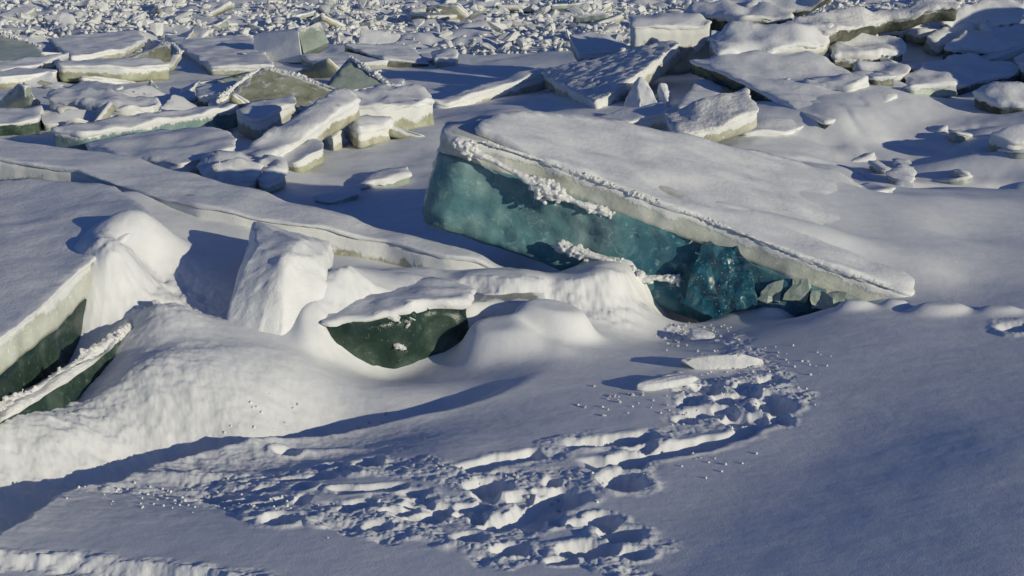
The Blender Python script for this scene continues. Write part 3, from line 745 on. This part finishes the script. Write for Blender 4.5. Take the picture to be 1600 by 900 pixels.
slab('half buried grey plate in the drift below the rounded lumps', [(490,310,-.48),(560,294,-.42),(560,302,-.44),(515,316,-.52)], .15, 'pale', .06)
slab('low grey plate by the rubble between the broad sheets and the fin', [(600,82,-.3),(690,78,-.3),(700,90,-.35),(660,98,-.4)], .3, 'olive', .1)
slab('small rounded slab at the rubble edge left of the long blue shadow', [(676,84,-.1),(700,80,0),(715,84,-.05),(712,94,-.2),(680,96,-.2)], .4, 'pale', .15)
slab('dark blue shaded wedge sticking up through the grey snow', [(226,140,-.35),(236,124,None,42.8),(250,140,-.35)], .3, 'bluegrey', 0)
slab('squat block casting a blue shadow left of the olive face', [(306,140,.0),(345,132,.15),(370,130,.2),(352,146,.05),(310,152,-.05)], .45, 'olive', .08)

# ------------------------------------------------------------------ centre right
slab('rough topped slab tilted up to the right with a bright crumbly right edge', [(848,114,.45),(1046,64,None,41.2),(1060,70,None,40.6),(1000,115,None,38),(930,163,.3)], .5, 'whiteice', .07, .06, .06,
     snow_kw=dict(lump=.05, lumpscale=5, edge=.06, spacing=.09), snow_mat='crust')
slab('big upright snow covered block with a narrow bright right side', [(985,24,2.0),(1090,24,2.1),(1112,36,1.9),(1095,44,1.75),(990,44,1.8)], 1.5, 'whiteice', .12, .05, .06)
slab('narrow white column of ice at the right side of the big upright block', [(1086,32,1.85),(1100,28,1.9),(1114,36,1.8),(1100,40,1.75)], 1.5, 'frosted', .08, .02, .04)
slab('grey fronted slab left of the big upright block', [(890,56,None,48.5),(925,52,None,48.6),(978,70,None,47.6),(975,80,None,46.8),(905,84,None,46.8)], .5, 'whiteice', .08)
block('pointed snow cone between the rough slab and the grey plate', [(975,165,.25),(998,120,1.0),(1004,120,1.0),(1030,165,.3),(1000,172,.2),(1000,150,-.2),(985,130,.6),(1020,145,.6)], 21, bevel=.12, rough=.05, name='snow_cone')
block('narrow rounded snow hump right of the pointed cone', [(1022,165,.25),(1030,130,.85),(1040,130,.85),(1046,168,.3),(1035,170,.2),(1050,150,.3)], 22, bevel=.12, rough=.04, name='snow_hump')
slab('slanting slab with bright front edge in front of the pointed cone', [(925,190,.30),(975,172,.5),(1035,166,.6),(1040,176,.5),(950,203,.22)], .45, 'whiteice', .10, .05, .05)
slab('blue shaded slab with a ragged bright lower edge', [(1042,182,.55),(1110,155,.95),(1165,140,1.1),(1183,174,.75),(1120,200,.45),(1060,216,.25)], .42, 'whiteice', .07, .06, .05, .08, snow_kw=dict(lump=.04, lumpscale=4, edge=.06), snow_mat='crust')
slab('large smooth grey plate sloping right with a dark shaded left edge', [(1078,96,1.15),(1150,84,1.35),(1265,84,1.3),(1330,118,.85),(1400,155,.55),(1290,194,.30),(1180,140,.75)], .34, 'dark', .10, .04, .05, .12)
slab('small snowy slab under the lower tip of the large grey plate', [(1140,192,.25),(1180,172,.4),(1250,176,.35),(1285,190,.2),(1225,208,.12),(1160,212,.1)], .4, 'olive', .12)
slab('tilted wedge in shade behind the blue shaded slab', [(1060,170,.4),(1092,126,None,37.5),(1130,130,None,37.5),(1120,165,.4)], .4, 'bluegrey', .06)

# ------------------------------------------------------------------ pressure ridge at the right
S = lambda *a, **k: slab(*a, **k)
S('snow draped slab right of the white column, its lower edge broken', [(1112,58,1.6),(1150,40,2.0),(1240,42,2.0),(1300,40,2.0),(1290,70,1.5),(1190,86,1.3),(1120,88,1.3)], .55, 'olive', .16, .08, .07, snow_kw=dict(lump=0.032, dune=.1, edge=.12))
S('long crusted slab running along the top of the ridge', [(1225,38,2.0),(1330,14,2.4),(1480,2,2.6),(1500,12,2.45),(1380,32,2.05),(1290,56,1.75)], .5, 'darkolive', .14, .08, .08, snow_kw=dict(lump=0.036, edge=.12), snow_mat='crust')
S('dark gapped slab peeking over the ridge at the top', [(1165,12,2.3),(1220,-4,2.6),(1300,-6,2.7),(1250,18,2.2)], .3, 'darkolive', .14, .08, .07, snow_kw=dict(lump=0.024, edge=.1))
S('square snow block with a bright right face in the ridge', [(1296,72,1.30),(1330,64,1.45),(1408,70,1.35),(1412,82,1.2),(1370,88,1.15),(1302,92,1.1)], .75, 'darkolive', .26, .06, .06, snow_kw=dict(lump=0.020, edge=.12, rnd_edge=.9))
S('rounded snow heap above the square block', [(1340,40,1.7),(1380,20,2.1),(1430,20,2.1),(1455,44,1.7),(1420,52,1.55),(1350,50,1.55)], .6, 'darkolive', .30, .06, .06, snow_kw=dict(lump=0.032, edge=.14, rnd_edge=1.1))
S('snow topped shelf left of the rounded heap', [(1290,60,1.5),(1320,50,1.65),(1370,56,1.55),(1355,66,1.4),(1300,68,1.4)], .4, 'olive', .18, .05, .06, snow_kw=dict(lump=0.020, edge=.1))
S('bright topped plate high in the ridge near the right corner', [(1470,36,1.9),(1500,18,2.2),(1560,2,2.5),(1600,6,2.4),(1590,36,1.9),(1500,50,1.6)], .5, 'darkolive', .16, .08, .06, snow_kw=dict(lump=0.032, edge=.1))
S('low curved slab under the bright topped plate', [(1448,60,1.5),(1480,42,1.75),(1540,34,1.85),(1562,40,1.75),(1520,56,1.5),(1470,74,1.25)], .4, 'olive', .2, .06, .06, snow_kw=dict(lump=0.028, edge=.1, rnd_edge=.9))
S('snow draped slab sweeping down at the right edge of the ridge', [(1475,78,1.25),(1520,50,1.65),(1640,40,1.8),(1660,70,1.3),(1560,82,1.15)], .5, 'darkolive', .22, .08, .07, snow_kw=dict(lump=0.040, edge=.12, dune=.1))
S('long slab with a dark shaded underside low in the ridge', [(1418,122,.70),(1450,98,1.0),(1510,90,1.1),(1565,100,.95),(1600,112,.8),(1540,126,.65),(1430,152,.35)], .5, 'darkolive', .18, .08, .07, snow_kw=dict(lump=0.032, edge=.12))
S('thin bright edged plate below the long dark bottomed slab', [(1415,158,.3),(1460,140,.5),(1490,136,.5),(1480,148,.4),(1440,162,.25)], .25, 'olive', .08)
S('rounded slab with a dark base at the right edge', [(1522,150,.65),(1550,140,.8),(1640,146,.75),(1650,166,.55),(1560,166,.5)], .5, 'darkolive', .2, .06, .06, snow_kw=dict(lump=0.024, edge=.1))
S('small snow lump left of the rounded slab with a dark base', [(1468,166,.3),(1490,156,.4),(1520,160,.35),(1500,172,.2)], .25, 'olive', .15)
S('half buried slab with an olive front at the right edge of the snowfield', [(1545,212,.35),(1590,200,.5),(1660,196,.55),(1660,218,.3),(1580,226,.2)], .45, 'olive', .14)
S('snow block at the right end of the ridge beside the frame', [(1585,96,1.0),(1610,86,1.2),(1680,86,1.2),(1680,110,.9),(1600,112,.85)], .6, 'darkolive', .2)
S('buried slab corner making a hump behind the large grey plate', [(1330,106,.9),(1380,100,1.0),(1420,110,.9),(1400,124,.7),(1350,120,.7)], .4, 'darkolive', .2, snow_kw=dict(lump=0.032, edge=.1, rnd_edge=1.))
S('snow slope slab at the top of the scene right of the big upright block', [(1040,30,1.8),(1110,10,2.3),(1160,4,2.4),(1240,26,2.1),(1160,36,1.9)], .5, 'darkolive', .2, .08, .07, snow_kw=dict(lump=0.040, edge=.1))
S('tiny bright splinter lying in the hollows right of centre', [(1398,294,-.36),(1410,282,-.26),(1416,284,-.26),(1432,300,-.42)], .12, 'frosted', .03)

rp = random.Random(12)
def small_plates(n, u0, u1, v0, v1, label, group, mats, size, th, tilt, snow, cat, name, lo=-.1):
    for _ in range(n):
        c = gp(rp.uniform(u0, u1), rp.uniform(v0, v1)); c.z = hz(c.x, c.y) + rp.uniform(lo, .25)
        a = rp.uniform(0, 6.3); L = rp.uniform(*size); Wd = L*rp.uniform(.35,.8)
        q = [Vector((-L, -Wd*rp.uniform(.6,1), 0)), Vector((L*rp.uniform(.6,1), -Wd, 0)), Vector((L, Wd*rp.uniform(.4,1), 0)), Vector((-L*rp.uniform(.3,.9), Wd, 0))]
        from mathutils import Euler
        Rm = Euler((rp.gauss(0, tilt), rp.gauss(0, tilt), a)).to_matrix()
        slab(label, [c + Rm @ p for p in q], rp.uniform(*th), rp.choice(mats), rp.choice(snow), .05, .06, .11, name=name, cat=cat, group=group, world=True, K=4, snow_kw=dict(lump=.03, edge=.07))
small_plates(66, -20, 660, 62, 215, 'small broken ice plate wedged among the larger slabs at the left', 'small plates between the left slabs', ['olive','pale','whiteice','whiteice'], (.4,1.3), (.12,.26), .33, (0,.03,.06), 'ice plate', 'ice_plate')
small_plates(26, -40, 980, 6, 56, 'flat ice plate lying among the far rubble', 'flat plates in the far rubble', ['whiteice','pale','whiteice'], (.6,1.5), (.15,.35), .3, (0,.06,.1), 'ice plate', 'ice_plate', .1)
small_plates(42, 1120, 1600, 30, 150, 'small snow draped ice block packed into the ridge at the right', 'small blocks packed into the ridge', ['darkolive','olive','darkolive','pale'], (.6,1.3), (.2,.4), .2, (.1,.14,.18), 'ice block', 'ice_block', .05)
small_plates(12, 1290, 1620, 205, 300, 'half buried ice fragment in the shadowed hollows below the ridge', 'fragments in the hollows', ['whiteice','whiteice','pale'], (.25,.6), (.12,.22), .2, (.05,.08), 'ice fragment', 'ice_fragment', -.12)
# ------------------------------------------------------------------ lumps against the foot of the blue slab and the drift
def lump_(label, px, s, seed, sq=(1,1,.6), name='snow_lump', mat='snow', cat='snow lump', dz=.0):
    c = gp(*px); c.z = hz(c.x, c.y)+dz
    bm = bmesh.new(); bmesh.ops.create_icosphere(bm, subdivisions=4, radius=1)
    for v in bm.verts:
        q = v.co.copy(); m_ = max(abs(q.x), abs(q.y), abs(q.z)); q = q.lerp(q/m_*.85, .45)
        q *= 1+.16*fb(v.co, 1.2, 3, seed)
        v.co = Vector((q.x*s*sq[0], q.y*s*sq[1], q.z*s*sq[2]))
    me = bpy.data.meshes.new(name); bm.to_mesh(me); bm.free()
    o = link(name, me, M[mat]); o.location = c; o.rotation_euler = (0, 0, seed)
    return tag(o, label, cat)
def chunk_(label, px, s, seed, sq, rot=(0,0,0), mat='snow', name='snow_chunk', dz=.03, cat='snow chunk'):
    o = lump_(label, px, s, seed, sq, name, mat, cat, dz); o.rotation_euler = rot; return o
_z = hz(*gp(1130,572)[:2])
block('large white snow slab fragment lying by the footprints below the blue slab', [(1066,570,_z-.05),(1095,583,_z-.05),(1150,583,_z-.05),(1190,572,_z-.05),(1064,562,_z+.14),(1085,557,_z+.17),(1110,555,_z+.19),(1152,553,_z+.22),(1160,552,_z+.22),(1192,562,_z+.12)], 51, 'snow_chunk', 'snow', .02, .02, cat='snow chunk')
chunk_('smaller white snow chunk between the large one and the blue slab', (1098,530), .20, 6.3, (1.1,.6,.45), (.2,.1,-.2))
chunk_('long thin snow shard left of the large white chunk', (1040,604), .34, 7.7, (1.2,.28,.2), (.1,-.05,.3))

# ------------------------------------------------------------------ crumbs round the footprints
def hull(rnd, n=14, sq=(1,1,.7)):
    bm = bmesh.new()
    for _ in range(n):
        v = Vector((rnd.gauss(0,1), rnd.gauss(0,1), rnd.gauss(0,1))).normalized()*rnd.uniform(.75,1)
        bm.verts.new(Vector((v.x*sq[0], v.y*sq[1], v.z*sq[2])))
    h = bmesh.ops.convex_hull(bm, input=bm.verts)
    bmesh.ops.delete(bm, geom=list({g for g in h['geom_interior'] if isinstance(g, bmesh.types.BMVert)}), context='VERTS')
    return bm
rnd = random.Random(4)
crumb_me = []
for k in range(6):
    bm = hull(rnd, 12, (1, rnd.uniform(.6,1), rnd.uniform(.6,.9))); bmesh.ops.triangulate(bm, faces=bm.faces[:])
    bmesh.ops.subdivide_edges(bm, edges=bm.edges[:], cuts=1, smooth=.6)
    bmesh.ops.triangulate(bm, faces=bm.faces[:])
    me = bpy.data.meshes.new('snow_clump'); bm.to_mesh(me); bm.free(); me.materials.append(M['snow']); crumb_me.append(me)
spots = []
def scatter(n, cx, cy, sx, sy, lo, hi):
    for _ in range(n): spots.append((rnd.gauss(cx, sx), rnd.gauss(cy, sy), rnd.uniform(lo, hi)**1.0))
scatter(60,1075,522,32,9,.012,.045); scatter(50,1150,560,45,18,.01,.035); scatter(60,1150,600,55,18,.01,.035); scatter(20,1230,565,35,14,.01,.03)
scatter(25,980,625,40,14,.012,.035); scatter(35,1120,640,60,18,.015,.04); scatter(60,330,785,80,8,.01,.03); scatter(30,560,800,120,14,.01,.03)
scatter(30,800,760,90,25,.015,.04); scatter(12,590,634,25,8,.02,.04); scatter(14,420,610,30,10,.015,.03); scatter(20,250,770,60,6,.015,.035); scatter(20,1050,720,60,14,.012,.03)
big = sorted(spots, key=lambda q: -q[2])[:110]; small = [q for q in spots if q not in big]
px = np.array([gp(u, v)[:2] for u, v, s in big+small]); pz = height(px[:,0].copy(), px[:,1].copy())
for (u, v, s), (x, y), z in zip(big, px, pz):
    o = bpy.data.objects.new('snow_clump', rnd.choice(crumb_me)); COL.objects.link(o)
    o.location = (x, y, z+s*.12); o.scale = (s*.95*rnd.uniform(.7,1.3), s*.95, s*.7); o.rotation_euler = (rnd.uniform(0,6), rnd.uniform(0,6), rnd.uniform(0,6))
    tag(o, 'small loose clump of snow kicked up around the footprints', 'snow clump', 'loose clumps round the footprints')
def scatter_mesh(name, items, variants, mat, label, cat):
    """one mesh made of many small pieces"""
    vs = []; fs = []; base = 0
    var = []
    for me in variants:
        a = np.empty(len(me.vertices)*3, np.float32); me.vertices.foreach_get('co', a)
        f = np.array([p.vertices[:] for p in me.polygons], np.int32); var.append((a.reshape(-1,3), f))
    for loc, sc_, rot in items:
        a, f = var[rnd.randrange(len(var))]
        from mathutils import Euler
        R = np.array(Euler(rot).to_matrix()); vs.append((a*np.array(sc_)) @ R.T + np.array(loc)); fs.append(f+base); base += len(a)
    co = np.concatenate(vs).astype(np.float32); fa = np.concatenate(fs).astype(np.int32)
    me = bpy.data.meshes.new(name); me.vertices.add(len(co)); me.vertices.foreach_set('co', co.ravel())
    me.loops.add(fa.size); me.loops.foreach_set('vertex_index', fa.ravel()); me.polygons.add(len(fa))
    me.polygons.foreach_set('loop_start', np.arange(0, fa.size, 3, dtype=np.int32)); me.update(calc_edges=True)
    o = link(name, me, M[mat], smooth=False); return tag(o, label, cat, kind='stuff')
scatter_mesh('snow_crumbs', [((x, y, z+s*.2), (s*.8,)*3, (rnd.uniform(0,6),)*3) for (u, v, s), (x, y), z in zip(small, px[len(big):], pz[len(big):])],
             crumb_me, 'snow', 'fine snow crumbs sprinkled over the trampled snow', 'snow crumbs')

# ------------------------------------------------------------------ rubble field behind
rub_me = []
for k in range(14):
    bm = hull(rnd, rnd.choice((8,10,13)), (1, rnd.uniform(.55,1), rnd.uniform(.35,.8)))
    bmesh.ops.triangulate(bm, faces=bm.faces[:])
    bmesh.ops.subdivide_edges(bm, edges=bm.edges[:], cuts=1, smooth=.15)
    bmesh.ops.triangulate(bm, faces=bm.faces[:])
    for v in bm.verts: v.co *= 1+.22*mn.noise(v.co*2+Vector((k*5,0,0)))
    me = bpy.data.meshes.new('ice_chunk'); bm.to_mesh(me); bm.free(); me.materials.append(M['rubble'])
    rub_me.append(me)
items = []
def front(x):       # nearest distance at which rubble starts
    return np.interp(x, [-40,-24,-16,-9,-3,2,4,6,9,12,40], [60,60,61,60,56,54,53,56,60,66,75]) + 1.5*mn.noise(Vector((x*.4,3,0)))
while len(items) < 15000:
    y = 54*math.exp(rnd.uniform(0,1)*math.log(112/54)); x = rnd.uniform(-.62,.62)*y
    f = front(x)
    if y < f: continue
    p = mn.noise(Vector((x*.16, y*.16, 9)))
    if p < -.08 and rnd.random() < .82: continue
    s = .11+.16*rnd.random()**2 + (.35*rnd.random() if rnd.random() < .08 else 0)
    items.append((x, y, s*(1+.25*(y-54)/60)))
X = np.array(items); Z = height(X[:,0].copy(), X[:,1].copy()) 
rec = [((x, y, z+s*rnd.uniform(-.15,.75)), (s*rnd.uniform(.9,1.7), s*rnd.uniform(.8,1.3), s*rnd.uniform(.7,1.1)), (rnd.uniform(-.6,.6), rnd.uniform(-.6,.6), rnd.uniform(0,6.3)), s/y) for (x, y, s), z in zip(items, Z)]
inv = [r for r in rec if abs(r[0][0])/r[0][1] < .40 and r[0][1] < 84]
bigr = sorted(inv, key=lambda r: -r[3])[:300]; ids = {id(r) for r in bigr}
for loc, sc_, rot, _ in bigr:
    o = bpy.data.objects.new('ice_chunk', rnd.choice(rub_me)); COL.objects.link(o)
    o.location = loc; o.scale = sc_; o.rotation_euler = rot
    tag(o, 'snow dusted chunk of broken ice in the rubble field at the back', 'ice chunk', 'chunks of the rubble field')
scatter_mesh('ice_rubble', [r[:3] for r in rec if id(r) not in ids], rub_me, 'rubble', 'jumbled field of small snow dusted ice rubble across the background', 'ice rubble')
